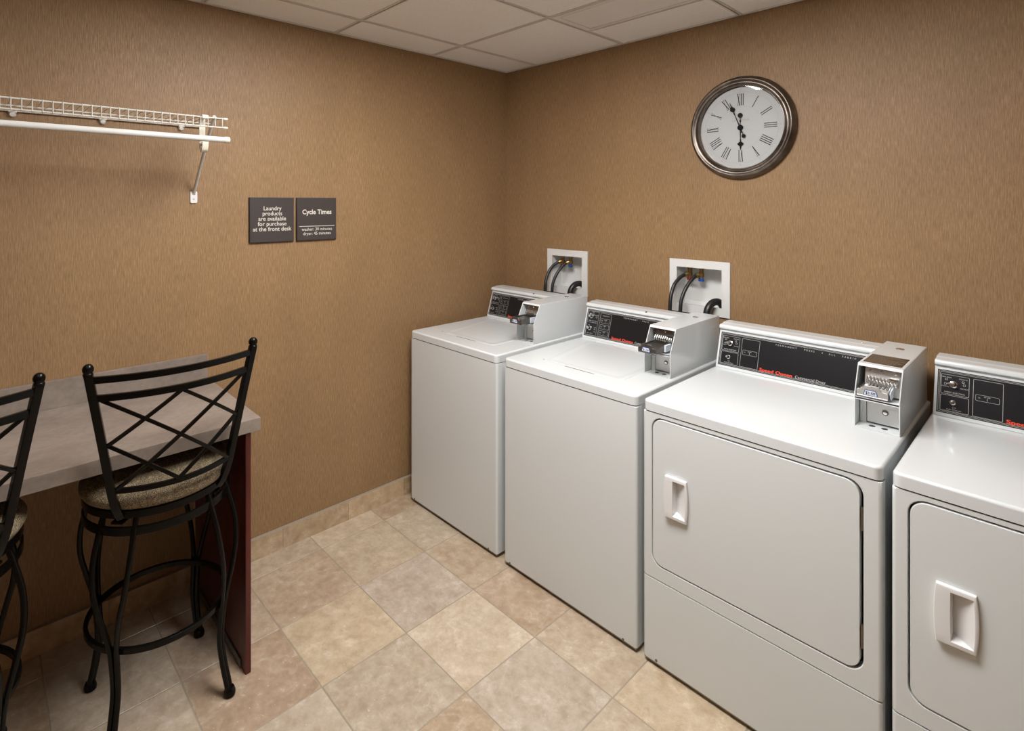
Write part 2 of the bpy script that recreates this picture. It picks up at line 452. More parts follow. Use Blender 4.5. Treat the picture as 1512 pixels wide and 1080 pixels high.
# ceiling: lay-in panels on a T-bar grid (2 ft squares, wall to wall)
CG = .6075
gx = [.2625 + CG * i for i in range(-1, 8)]; gy = [-CG * j for j in range(0, 8)]
MAIN = (gx[2], gx[4], gy[3], gy[2])                       # troffer x .87..2.085 y -1.82..-1.215
FILL = (gx[2], gx[4], gy[5], gy[4])  # added fill panel, placed to light the machine fronts but not under the desk
VENT = (gx[2], gx[3], gy[1], -.315)
bm = bmesh.new()
def inside(x, y, R): return R[0] < x < R[1] and R[2] < y < R[3]
XS = [0] + [g for g in gx if 0 < g < RX] + [RX]; YS = [RY] + [g for g in sorted(gy) if RY < g < 0] + [0]
for a, b in zip(XS, XS[1:]):
    for c_, d_ in zip(YS, YS[1:]):
        mx_, my_ = (a + b) / 2, (c_ + d_) / 2
        if inside(mx_, my_, MAIN) or inside(mx_, my_, FILL): continue
        if abs(a - VENT[0]) < .01 and abs(c_ - VENT[2]) < .01:
            bx(bm, (a, VENT[3], H + .002), (b, d_, H + .02)); continue
        bx(bm, (a, c_, H + .002), (b, d_, H + .02))
bx(bm, (-.12, RY - .12, H + .09), (RX + .12, .12, H + .14), 0)
def tbar(x0, y0, x1, y1):
    # double-flange slot profile: two lips with a groove between
    w = .0115
    if abs(x1 - x0) < 1e-6:
        bx(bm, (x0 - w, y0, H - .001), (x0 - .003, y1, H + .004), 1); bx(bm, (x0 + .003, y0, H - .001), (x0 + w, y1, H + .004), 1); bx(bm, (x0 - .004, y0, H + .002), (x0 + .004, y1, H + .006), 1)
    else:
        bx(bm, (x0, y0 - w, H - .001), (x1, y0 - .003, H + .004), 1); bx(bm, (x0, y0 + .003, H - .001), (x1, y0 + w, H + .004), 1); bx(bm, (x0, y0 - .004, H + .002), (x1, y0 + .004, H + .006), 1)
for g in gx:
    if not (0 < g < RX): continue
    for c_, d_ in zip(YS, YS[1:]):
        if inside(g, (c_ + d_) / 2, MAIN) or inside(g, (c_ + d_) / 2, FILL): continue
        tbar(g, c_ + .0, g, d_)
for g in gy:
    if not (RY < g < 0): continue
    for c_, d_ in zip(XS, XS[1:]): tbar(c_ + .012, g, d_ - .012, g)
tbar(VENT[0] + .012, VENT[3], VENT[1] - .012, VENT[3])
struct('ceiling', bm, [M_ceil, M_tbar])
bm = bmesh.new()   # wall angle trim at the ceiling
for lo, hi in (((0.0005, RY, H - .001), (.018, 0, H + .004)), ((0.018, -.018, H - .001), (RX - .0005, -.0005, H + .004)), ((RX - .018, RY, H - .001), (RX - .0005, -.018, H + .004)), ((.018, RY + .0005, H - .001), (RX - .018, RY + .018, H + .004))):
    bx(bm, lo, hi)
struct('trim_2', bm, M_tbar)

# ------------------------------------------------------------------ ceiling fixtures
def troffer(R, dm, label):
    t = empty('ceiling_light', ((R[0] + R[1]) / 2, (R[2] + R[3]) / 2, H)); tag(t, label, 'ceiling light')
    hx, hy = (R[1] - R[0]) / 2 - .0125, (R[3] - R[2]) / 2 - .0125; fw = .008
    bm = bmesh.new()
    for lo, hi in (((-hx, -hy, -.001), (hx, -hy + fw, .05)), ((-hx, hy - fw, -.001), (hx, hy, .05)), ((-hx, -hy + fw, -.001), (-hx + fw, hy - fw, .05)), ((hx - fw, -hy + fw, -.001), (hx, hy - fw, .05))):
        bx(bm, lo, hi, 0, .001)
    bx(bm, (-hx, -hy, .05), (hx, hy, .06), 0)
    obj('frame', bm, M_whiteplastic, t)
    bm = bmesh.new(); bx(bm, (-hx + fw, -hy + fw, .001), (hx - fw, hy - fw, .01)); obj('diffuser', bm, dm, t)
troffer(MAIN, M_diff, 'recessed rectangular ceiling light with bright white diffuser above the middle of the room')
troffer(FILL, M_diff2, 'unseen fill light shaped as a recessed ceiling panel, added to brighten the machine fronts')
vx, vy = VENT[1] - VENT[0], VENT[3] - VENT[2]
t = empty('ceiling_vent', (VENT[0], VENT[2], H)); tag(t, 'flat pale exhaust vent panel with dark slots set in the ceiling grid', 'vent')
bm = bmesh.new()
for lo, hi in (((.013, .013, -.001), (vx - .013, .028, .012)), ((.013, vy - .028, -.001), (vx - .013, vy - .013, .012)), ((.013, .028, -.001), (.036, vy - .028, .012)), ((vx - .036, .028, -.001), (vx - .013, vy - .028, .012))): bx(bm, lo, hi)
obj('frame', bm, M_vent, t)
bm = bmesh.new(); bx(bm, (.013, .013, .012), (vx - .013, vy - .013, .018)); obj('backing', bm, M_dark, t)
bm = bmesh.new(); bx(bm, (.044, .0295, -.002), (vx - .044, vy - .0345, .008), 0, .001)
for q in range(24):
    y = .03 + q * (vy - .062) / 24
    bx(bm, (.0355, y, -.001), (.0445, y + .005, .008))
obj('panel', bm, M_vent, t)

# ------------------------------------------------------------------ machines
# local frame: origin = left front floor corner, x right, y back, z up
FY = -.807
S0, S1 = Vector((0, .557, .914)), Vector((0, .602, 1.062))     # sloped face of the backguard
SL = (S1 - S0).length; SA = math.atan2(S1.y - S0.y, S1.z - S0.z)
def PF(x, s, off=0.0):
    """matrix for a plane patch on the sloped face: local xy -> face, z -> out of the face"""
    n = Vector((0, -math.cos(SA), math.sin(SA)))
    p = S0 + (S1 - S0) * (s / SL) + n * off; p.x = x
    return T(*p) @ RXm(PI / 2 - SA)
def strip_frame(bm, x0, s0, x1, s1, t, off, mi=0, r=.003):
    """thin rounded outline on the face"""
    o_ = rrect(x0, s0, x1, s1, r, 3); i_ = rrect(x0 + t, s0 + t, x1 - t, s1 - t, max(r - t, .0005), 3)
    M = PF(0, 0, off); n = len(o_)
    A = [bm.verts.new(M @ Vector((p[0], p[1], 0))) for p in o_]; B = [bm.verts.new(M @ Vector((p[0], p[1], 0))) for p in i_]
    for q in range(n):
        f = bm.faces.new((A[q], A[(q + 1) % n], B[(q + 1) % n], B[q])); f.material_index = mi
def fbox(bm, x0, s0, x1, s1, o0, o1, mi=0, bev=0):
    bx(bm, (x0, s0, o0), (x1, s1, o1), mi, bev, M=PF(0, 0, 0))

def coin_box(root, W, right, out, price_y):
    """coin meter case; right = distance of its right side from the cabinet's right edge"""
    x1 = W - right; x0 = x1 - .114; yb = .692
    z0, zk, zt = .9145, 1.012, 1.101; yf, yt = .261, .307
    sh = .003
    bm = bmesh.new()
    side = [(yf, z0), (yf, zk), (yt, zt), (yb, zt), (yb, z0)]
    prism(bm, side, YZ, x0, x0 + sh, 0, .0008, 1); prism(bm, side, YZ, x1 - sh, x1, 0, .0008, 1)
    bx(bm, (x0 + sh, yt, zt - sh), (x1 - sh, yb, zt), 0)              # top sheet
    bx(bm, (x0 + sh, yb - sh, z0), (x1 - sh, yb, zt - sh), 0)         # back sheet
    bx(bm, (x0 + sh, yf, z0), (x1 - sh, yb - sh, z0 + sh), 0)         # floor sheet
    bx(bm, (x0 + sh, yf, zk - .010), (x1 - sh, yf + .07, zk - .006), 0)   # divider
    bx(bm, (x0 + sh, yf, zk - .013), (x1 - sh, yf + .0025, zk - .004), 0)
    prism(bm, [(yt - .004, zt - .008), (yt, zt), (yt + .006, zt - .003), (yt + .003, zt - .010)], YZ, x0 + sh, x1 - sh, 0)
    prism(bm, [(.62, 1.048), (.66, 1.044), (.66, 1.052), (.62, 1.055)], YZ, x1, x1 + .0012, 0)   # pressed louvre
    case = obj('coin_box', bm, M_white, root); case['label'] = 'white coin meter case at the right end of the top'
    for hx in (.040, .071):                                            # holes in the floor
        bm = bmesh.new(); lathe(bm, [(.0085, 0), (.0085, .0004), (0, .0004)], 20, M=T(x0 + hx, yf + .030, z0 + sh)); obj('screw_hole', bm, M_dark, case)
    bm = bmesh.new(); bx(bm, (x0 + .022, yf + .050, z0 + .008), (x1 - .004, yf + .058, zk - .012), 0, .002, 2); dr = obj('coin_door', bm, M_alu, case)
    bm = bmesh.new()
    lathe(bm, [(.0085, 0), (.0085, .0015), (.0075, .002), (0, .002)], 24, 0, T((x0 + x1) / 2 + .012, yf + .050, .960) @ FACE_Y)
    lathe(bm, [(.0052, .002), (.0052, .003), (.004, .0034), (0, .0034)], 20, 1, T((x0 + x1) / 2 + .012, yf + .050, .960) @ FACE_Y)
    obj('lock', bm, [M_darksteel, M_chrome], case)
    bm = bmesh.new(); bx(bm, (x0 + .005, yf + .050, z0 + sh + .0005), (x0 + .021, yf + .055, zk - .012)); obj('bracket', bm, M_valvebox, case)
    # coin mechanism: face plate, comb of coin slots, slide
    bm = bmesh.new()
    prism(bm, [(yf + .048, zk + .000), (yf + .062, zt - .008), (yf + .065, zt - .008), (yf + .051, zk + .000)], YZ, x0 + .016, x1 - .008, 0, .0007, 1)
    mech = obj('face_plate', bm, M_steel if not out else M_darksteel, case)
    bm = bmesh.new()
    cx0, cx1 = x0 + .026, x1 - .018; nt_ = 9
    for q in range(nt_):
        x = cx0 + (cx1 - cx0) * q / (nt_ - 1)
        tube(bm, [(x, yf + .054, zk + .050), (x, yf + .044, zk + .051), (x, yf + .038, zk + .044), (x, yf + .040, zk + .034)], .0026, 8)
    tube(bm, [(cx0 - .004, yf + .045, zk + .043), (cx1 + .004, yf + .045, zk + .043)], .002, 8)
    bx(bm, (cx1 - .016, yf + .04, zk + .051), (cx1 + .006, yf + .056, zk + .057))
    obj('slot_comb', bm, M_chrome, case)
    for sx_, r_ in ((x0 + .03, .003), ((x0 + x1) / 2 + .002, .004), (x1 - .02, .003)):
        bm = bmesh.new(); lathe(bm, [(r_, 0), (r_, .0015), (r_ * .5, .003), (0, .003)], 10, 0, T(sx_, yf + .060, zt - .021) @ FACE_Y); obj('screw', bm, M_chrome, case)
    ys = price_y                                                       # front of the slide
    sx0, sx1 = x0 + .012, x1 - .030
    bm = bmesh.new()
    bx(bm, (sx0 + .004, ys + .002, zk + .020), (sx1, yf + .052, zk + .024), 0, .0006, 1)      # tray
    for q in range(6):
        x = sx0 + .016 + q * .0095
        bx(bm, (x, yf + .026, zk + .024), (x + .0042, yf + .050, zk + .0275), 1)
    prism(bm, [(ys + .002, zk + .002), (ys + .002, zk + .021), (yf + .048, zk + .030), (yf + .048, zk + .002)], YZ, sx1 - .002, sx1 + .0005, 0)
    bx(bm, (sx0 + .001, ys + .010, zk + .024), (sx0 + .0055, yf + .050, zk + .0285), 1)       # left rail
    prism(bm, round_poly([(sx0 - .005, zk + .001), (sx1 + .001, zk + .001), (sx1 + .001, zk + .020), (sx1 - .014, zk + .022), (sx1 - .022, zk + .034), (sx0 + .014, zk + .034), (sx0 + .006, zk + .022), (sx0 - .005, zk + .020)], .002, 2),
          XZ, ys - .002, ys + .002, 0, .0005, 1)
    bx(bm, (sx0 - .004, ys - .004, zk), (sx1 + .001, ys + .002, zk + .004), 0, .001, 1)
    if out: bx(bm, (sx1 + .002, yf + .002, zk + .002), (sx1 + .010, yf + .05, zk + .028), 2, .001, 1)
    else: prism(bm, [(ys + .012, zk + .001), (ys + .002, zk + .022), (yf + .045, zk + .034), (yf + .040, zk + .003)], YZ, sx1 + .004, sx1 + .007, 2)
    obj('coin_slide', bm, [M_darksteel if out else M_steel, M_darksteel, M_labelwhite], case)
    bm = bmesh.new(); lc = (sx0 + sx1) / 2 - .006
    tz = [(lc - .019, zk + .005), (lc + .019, zk + .005), (lc + .014, zk + .022), (lc - .014, zk + .022)]
    prism(bm, round_poly(tz, .003, 2), XZ, ys - .0024, ys - .0032, 0)
    tz = [(lc - .0165, zk + .0065), (lc + .0165, zk + .0065), (lc + .0125, zk + .0205), (lc - .0125, zk + .0205)]
    prism(bm, round_poly(tz, .002, 2), XZ, ys - .0032, ys - .0036, 1)
    text_into(bm, '$1.50', .0118, T(lc, ys - .0039, zk + .0092) @ FACE_Y, 2, .0002, sx=.92)
    obj('price_label', bm, [M_labelblue, M_labelwhite, M_ink], case)
    bm = bmesh.new()                                                   # key lock on the top of the case
    lathe(bm, [(.0125, 0), (.0125, .0012), (.0105, .003), (.006, .0036), (0, .0030)], 22, 0, T((x0 + x1) / 2 + .001, .585, zt))
    obj('key_lock', bm, M_chrome, case)
    if not out:                                                        # instruction label on the dryers
        bm = bmesh.new(); bx(bm, (x0 + .008, .330, zt), (x1 - .008, .452, zt + .0006), 0)
        rr = random.Random(3)
        for q in range(10):
            y = .442 - q * .0112; x = x0 + .012
            L_ = (x1 - .014 - x) * (rr.uniform(.75, 1) if q not in (3,) else .5)
            while x < x0 + .012 + L_:
                wd = rr.uniform(.004, .012); bx(bm, (x, y, zt + .0006), (min(x + wd, x1 - .012), y + .0022, zt + .0009), 1); x += wd + .0018
        obj('instruction_label', bm, [M_brownlabel, M_browntext], case)
    return case

def backguard(root, W, kind, right):
    bm = bmesh.new()
    pr = [(.557, .9145), (.6020, 1.0605), (.6045, 1.0635), (.6030, 1.0665), (.5955, 1.0685), (.5930, 1.0715), (.5930, 1.0775), (.5965, 1.0835), (.6030, 1.0860), (.6270, 1.0870), (.6330, 1.0905), (.688, 1.0905), (.692, 1.086), (.692, .9145)]
    prism(bm, pr, YZ, .006, W - right - .0035, 0, .0012, 1)
    bg = obj('backguard', bm, M_white, root)
    x0, x1, s0, s1 = .014, W - .014, .012, .1475
    bm = bmesh.new(); fbox(bm, x0, s0, x1, s1, .0, .0012, 0, .0004)
    pn = obj('control_panel', bm, M_blackpanel, bg) if False else obj('control_panel', bm, M_blackpanel, root)
    pn['label'] = 'black control panel with white outlines and red lettering'
    bm = bmesh.new(); t = .0009; of = .0014
    strip_frame(bm, x0 + .003, s0 + .003, x1 - .003, s1 - .003, t, of)
    strip_frame(bm, x0 + .0065, s0 + .0065, x1 - .0065, s1 - .0065, t, of)
    if kind == 'dryer':
        strip_frame(bm, .023, .073, .092, .134, t, of); strip_frame(bm, .023, .021, .092, .070, t, of)
        strip_frame(bm, .101, .021, .170, .134, t, of); strip_frame(bm, .107, .070, .162, .089, .0007, of)
        for s_, x_, b_ in ((.124, .036, 'PERM. PRESS'), (.124, .077, 'DELICATE'), (.095, .034, 'NORMAL'), (.095, .081, 'NO HEAT')):
            text_into(bm, b_, .0047, PF(x_, s_, of), 0, .00005)
        text_into(bm, 'FABRIC SELECTION', .0058, PF(.057, .0775, of), 0, .00005)
        text_into(bm, 'PUSH TO START', .0050, PF(.057, .0245, of), 0, .00005)
        text_into(bm, 'IN USE', .0050, PF(.134, .0825, of), 0, .00005); text_into(bm, '1/2', .0050, PF(.115, .078, of), 0, .00005)
        bx(bm, (.1335, .073, of), (.1345, .081, of + .0001), 0, M=PF(0, 0, 0))
        for cx_, cs_ in ((.036, .116), (.080, .105), (.077, .114), (.034, .101)): strip_frame(bm, cx_ - .003, cs_, cx_ + .003, cs_ + .006, .0009, of, r=.001)
        strip_frame(bm, .053, .0305, .061, .0365, .0007, of, r=.0028)
    else:
        strip_frame(bm, .022, .018, .086, .138, t, of); strip_frame(bm, .096, .021, .160, .136, t, of)
        text_into(bm, 'CYCLE STATUS', .0060, PF(.128, .122, of), 0, .00005)
        for q, b_ in enumerate(('RINSE', 'WASH', 'IN USE')):
            s_ = .028 + q * .030
            strip_frame(bm, .102, s_, .154, s_ + .022, .0008, of); text_into(bm, b_, .0048, PF(.130, s_ + .014, of), 0, .00005)
            bx(bm, (.1275, s_ + .004, of), (.1285, s_ + .010, of + .0001), 0, M=PF(0, 0, 0)); bx(bm, (.108, s_ + .010, of), (.113, s_ + .012, of + .0001), 0, M=PF(0, 0, 0))
        text_into(bm, 'FABRIC SELECTION', .0058, PF(.054, .088, of), 0, .00005)
        text_into(bm, 'WATER TEMPERATURE', .0050, PF(.054, .080, of), 0, .00005)
        for s_, x_, b_ in ((.132, .050, 'NORMAL'), (.118, .074, 'PERM. PRESS'), (.066, .036, 'HOT'), (.058, .074, 'WARM'), (.036, .074, 'COLD'), (.026, .048, 'PUSH TO START')):
            text_into(bm, b_, .0047, PF(x_, s_, of), 0, .00005)
        strip_frame(bm, .070, .106, .078, .114, .0009, of, r=.001); strip_frame(bm, .070, .046, .078, .053, .0009, of, r=.001)
    x = .2275
    for b_, dx_ in (('PERMANENT', 0), ('PRESS', .1005), ('ALL', .182), ('FABRIC', .224)):
        text_into(bm, b_, .0084, PF(x + dx_, .1285, of), 0, .00008, 'LEFT', spacing=1.72, sx=1.04)
    lathe(bm, [(.0017, 0), (0, .0001)], 10, 0, PF(x + .161, .1315, of))
    text_into(bm, 'Commercial ' + ('Dryer' if kind == 'dryer' else 'Washer'), .0158, PF(.3055, .0205, of), 0, .00008, 'LEFT', sx=.84)
    obj('panel_print', bm, M_print, pn)
    bm = bmesh.new()
    for q in range(5): text_into(bm, 'Speed Queen', .0172, PF(.1775 + (q - 2) * .00042, .0205, of + q * .00002), 0, .0001, 'LEFT', offset=.00012, sx=1.20, spacing=1.06)
    obj('brand_lettering', bm, M_red, pn)
    # knobs
    def knob(kx, ks, R, point, name):
        bm = bmesh.new()
        lathe(bm, [(R * 1.25, 0), (R * 1.25, .002), (R * .95, .003), (R * .85, .016), (R * .7, .019), (0, .0195)], 24, 0, PF(kx, ks, .0012))
        if point is not None:
            a = point; tip = (math.cos(a) * R * 1.9, math.sin(a) * R * 1.9); p1 = (math.cos(a + 1.5) * R * .85, math.sin(a + 1.5) * R * .85); p2 = (math.cos(a - 1.5) * R * .85, math.sin(a - 1.5) * R * .85)
            prism(bm, [tip, p1, p2], XY, .003, .017, 0, .0008, 1, PF(kx, ks, .0012))
        lathe(bm, [(R * 1.5, 0), (R * 1.5, .0008), (0, .0008)], 24, 1, PF(kx, ks, .0012))
        obj(name, bm, [M_chrome, M_blackpanel], pn)
    if kind == 'dryer':
        knob(.054, .105, .0085, PI * 1.0, 'selector_knob')
        knob(.054, .049, .0062, None, 'start_button')
    else:
        knob(.044, .112, .0085, PI * .5, 'selector_knob')
        knob(.044, .052, .0085, PI * .8, 'temperature_knob')
    if kind == 'washer':
        bm = bmesh.new(); lathe(bm, [(.0050, 0), (.0050, .001), (0, .0012)], 14, 0, T(.345, .6000, 1.0848) @ RXm(.45)); obj('plug', bm, M_dark, bg)
    else:
        bm = bmesh.new(); lathe(bm, [(.0035, 0), (.003, .0009), (0, .001)], 12, 0, T(.50, .650, 1.0903)); obj('plug', bm, M_chrome, bg)

def cabinet(root, W, D, kind):
    zt0, zt1 = .878, .914
    bm = bmesh.new()    # side/back shell, 3 mm narrower than the front panel
    prism(bm, rrect(.0025, .034, W - .0025, D, .004, 2), XY, .016, zt0 - .002, 0)
    obj('cabinet', bm, M_white, root)
    bm = bmesh.new()    # top: rounded slab with a shallow recessed deck
    s = bmesh.new()
    def rg(d, z): return [s.verts.new((p[0], p[1], z)) for p in rrect(d, -.002 + d, W - d, D - d, (.020 - d, .020 - d, .010 - d, .010 - d), 8)]
    rings = [rg(.0006, zt0), rg(0, zt0 + .0006)] + [rg(.008 * (1 - math.cos(a_)), zt1 - .008 * (1 - math.sin(a_))) for a_ in [PI / 2 * q / 6 for q in range(7)]]
    for Ra, Rb in zip(rings, rings[1:]):
        for i in range(len(Ra)): s.faces.new((Ra[i], Ra[(i + 1) % len(Ra)], Rb[(i + 1) % len(Ra)], Rb[i]))
    s.faces.new(rings[0][::-1]); s.faces.new(rings[-1])
    merge(bm, s)
    obj('top_panel', bm, M_white, root)
    # dark shadow seam between top and front
    bm = bmesh.new(); prism(bm, rrect(.004, .003, W - .004, D - .01, .012, 4), XY, zt0 - .008, zt0 + .001)
    obj('seam', bm, M_dark, root)
    # levelling feet
    for fx in (.05, W - .05):
        for fy in (.06, D - .06):
            bm = bmesh.new(); lathe(bm, [(.018, 0), (.018, .006), (.006, .009), (.006, .018)], 16, 0, T(fx, fy, 0)); obj('foot', bm, M_rubber, root)
    if kind == 'washer':
        bm = bmesh.new(); prism(bm, rrect(0, 0, W, .0345, (.010, .010, .001, .001), 5), XY, .018, zt0 - .004, 0, .0012, 1)
        obj('front_panel', bm, M_whitefront, root)
        bm = bmesh.new(); bx(bm, (.004, .002, .013), (W - .004, .034, .0182)); obj('base_rail', bm, M_underside, root)
        for fx in (.035, W - .055):
            bm = bmesh.new(); lathe(bm, [(.0045, 0), (.0045, .001), (0, .0015)], 12, 0, T(fx, 0, .022) @ FACE_Y); obj('panel_clip', bm, M_darksteel, root)
        # lid
        lid = [(.155, .100), (.530, .100), (.5315, .515), (.078, .515)]
        bm = bmesh.new(); s = bmesh.new()
        P = round_poly(lid, .034, 5); z0 = zt1
        levels = [(0, z0 - .002), (0, z0 + .0014), (.002, z0 + .0022), (.020, z0 + .0021), (.030, z0 + .0010), (.045, z0 + .0006)]
        cx = sum(p[0] for p in P) / len(P); cy = sum(p[1] for p in P) / len(P); rings = []
        for d_, z in levels:
            ring = []
            for p in P:
                v = Vector((p[0] - cx, p[1] - cy)); L_ = v.length; v = v * ((L_ - d_ * 1.15) / L_); ring.append(s.verts.new((cx + v.x, cy + v.y, z)))
            rings.append(ring)
        for Ra, Rb in zip(rings, rings[1:]):
            for i in range(len(P)): s.faces.new((Ra[i], Ra[(i + 1) % len(P)], Rb[(i + 1) % len(P)], Rb[i]))
        s.faces.new(rings[-1]); s.faces.new(rings[0][::-1]); merge(bm, s)
        lo = obj('lid', bm, M_white, root, smooth=50)
        bm = bmesh.new(); bx(bm, (.262, .0955, zt1), (.408, .0985, zt1 + .0015), 0, .0006, 1); obj('finger_slot', bm, M_darksteel, lo)
        for px_, py_ in ((.148, .107), (.122, .52)):
            bm = bmesh.new(); lathe(bm, [(.0035, 0), (.003, .0014), (0, .0018)], 10, 0, T(px_ - .01, py_, zt1)); obj('bumper', bm, M_darksteel, root)
    else:
        # upper front panel with the door opening, and the lower access panel
        ip = rrect(.033, .353, .6465, .862, .040, 6); ox0, oz0, ox1, oz1 = 0, .306, W, zt0 - .004; op = []
        for q, p in enumerate(ip):
            c_, k_ = divmod(q, 7)
            cx_ = (ox0, ox1, ox1, ox0)[c_]; cz_ = (oz0, oz0, oz1, oz1)[c_]
            vert_first = c_ in (0, 2)          # the arc starts on a vertical side of the opening
            if k_ == 3: op.append((cx_, cz_))
            elif (k_ < 3) == vert_first: op.append((cx_, p[1]))
            else: op.append((p[0], cz_))
        s = bmesh.new(); n = len(ip)
        L4 = [[s.verts.new((p[0], y, p[1])) for p in lp_] for lp_, y in ((op, 0), (ip, .0015), (ip, .0345), (op, .0345))]
        ipf = [s.verts.new((p[0] + (-.0015 if p[0] < W / 2 else .0015), 0, p[1] + (-.0015 if p[1] < .6 else .0015))) for p in ip]
        for Ra, Rb in ((L4[0], ipf), (ipf, L4[1]), (L4[1], L4[2]), (L4[2], L4[3]), (L4[3], L4[0])):
            for i in range(n): s.faces.new((Ra[i], Ra[(i + 1) % n], Rb[(i + 1) % n], Rb[i]))
        bmesh.ops.recalc_face_normals(s, faces=s.faces[:])
        es = [e for e in s.edges if all(abs(v.co.y) < 1e-6 for v in e.verts) and (all(v.co.x < 1e-6 for v in e.verts) or all(v.co.x > W - 1e-6 for v in e.verts))]
        bmesh.ops.bevel(s, geom=es, offset=.009, segments=4, profile=.5, affect='EDGES')
        bm = bmesh.new(); merge(bm, s); fp = obj('front_panel', bm, M_whitefront, root); fp.modifiers.clear()
        for p in fp.data.polygons:
            if abs(p.normal.y) > .999: p.use_smooth = False
        bm = bmesh.new(); prism(bm, rrect(.030, .350, .650, .865, .040, 6), XZ, .0325, .0335); obj('door_gap_shade', bm, M_dark, root)  # dark sheet put in for the shade inside the door gap
        bm = bmesh.new(); prism(bm, rrect(0, 0, W, .0345, (.010, .010, .001, .001), 5), XY, .018, .302, 0, .0015, 2)
        lp = obj('lower_panel', bm, M_whitefront, root)
        bm = bmesh.new(); bx(bm, (.004, .002, .013), (W - .004, .034, .0182)); obj('base_rail', bm, M_underside, root)
        bm = bmesh.new(); lathe(bm, [(.0045, 0), (.0045, .001), (0, .0015)], 12, 0, T(.05, 0, .026) @ FACE_Y); obj('panel_clip', bm, M_darksteel, root)
        # door with a pocket behind the handle
        bm = bmesh.new(); prism(bm, rrect(.0375, .3575, .6385, .8575, .036, 6), XZ, -.0015, .020, 0, .0025, 2)
        d = obj('door', bm, M_whitefront, root)
        cut = bmesh.new(); bx(cut, (.112, -.02, .553), (.158, .03, .670)); boolean(d, cut)
        # handle: bowed plate around a wedge-shaped pocket
        hz0, hz1 = .543, .681; NZ = 8; s = bmesh.new()
        def xl(z, a): u = (z - hz0) / (hz1 - hz0) * 2 - 1; return a * (1 - u * u)
        outer, rim, inner, floor_ = [], [], [], []
        zz = [hz0 + (hz1 - hz0) * i / NZ for i in range(NZ + 1)]
        OL = [(.089 - xl(z, .004), z) for z in zz]; OR = [(.162 + xl(z, .005), z) for z in zz]
        loopO = OL + OR[::-1]
        iz = [hz0 + .011 + (hz1 - hz0 - .021) * i / NZ for i in range(NZ + 1)]
        IL = [(.1165 - xl(z, .001), z) for z in iz]; IR = [(.1565 + xl(z, .0035), z) for z in iz]
        loopI = IL + IR[::-1]
        jz = [hz0 + .018 + (hz1 - hz0 - .036) * i / NZ for i in range(NZ + 1)]
        loopF = [(.1180, z) for z in jz] + [(.1215, z) for z in jz][::-1]
        def ring(lp_, yf_): return [s.verts.new((p[0], yf_(p), p[1])) for p in lp_]
        def slope(p): return -.016 + (p[0] - .089) / .073 * .004
        R0 = ring(loopO, lambda p: -.0018); R1 = ring(loopO, lambda p: slope(p) + .002)
        def shrink(lp_, d): return [(p[0] + (d if p[0] < .12 else -d), p[1] + (d if p[1] < .6 else -d)) for p in lp_]
        R2 = ring(shrink(loopO, .0025), lambda p: slope(p)); R3 = ring(loopI, lambda p: slope(p)); R4 = ring(shrink(loopI, .001), lambda p: slope(p) + .002)
        R5 = ring(loopF, lambda p: .012)
        n = len(loopO)
        for Ra, Rb in ((R0, R1), (R1, R2), (R2, R3), (R3, R4), (R4, R5)):
            for i in range(n): s.faces.new((Ra[i], Ra[(i + 1) % n], Rb[(i + 1) % n], Rb[i]))
        s.faces.new(R5)
        bm = bmesh.new(); merge(bm, s); hd = obj('handle', bm, M_whiteplastic, d, smooth=45); hd['label'] = 'white recessed pull handle'
        for z0, z1 in ((.421, .483), (.732, .794)):
            bm = bmesh.new(); tube(bm, [(.6425, .004, z0), (.6425, .004, z1)], .0034, 8); bx(bm, (.6425, .003, z0), (.646, .008, z1)); obj('hinge', bm, M_hinge, root)

def machine(kind, x, W, right, label, group):
    name = 'washing_machine' if kind == 'washer' else 'tumble_dryer'
    t = empty(name, (x, FY, 0)); tag(t, label, 'washing machine' if kind == 'washer' else 'dryer', group)
    cabinet(t, W, .711, kind); backguard(t, W, kind, right)
    coin_box(t, W, right, kind == 'washer', .207 if kind == 'washer' else .262)
    return t
w1 = machine('washer', .076, .660, .012, 'white top-loading washer with coin box, in the corner against the left wall', 'coin washers')
w2 = copy_tree(w1); w2.location.x = .782; w2['label'] = 'white top-loading washer with coin box, standing between the corner washer and a dryer'
d1 = machine('dryer', 1.4676, .687, .008, 'white front-loading dryer with coin box showing $1.50, right beside a washer', 'coin dryers')
d2 = copy_tree(d1); d2.location.x = 2.174; d2['label'] = 'white front-loading dryer at the right end of the row, cut off by the photo edge'

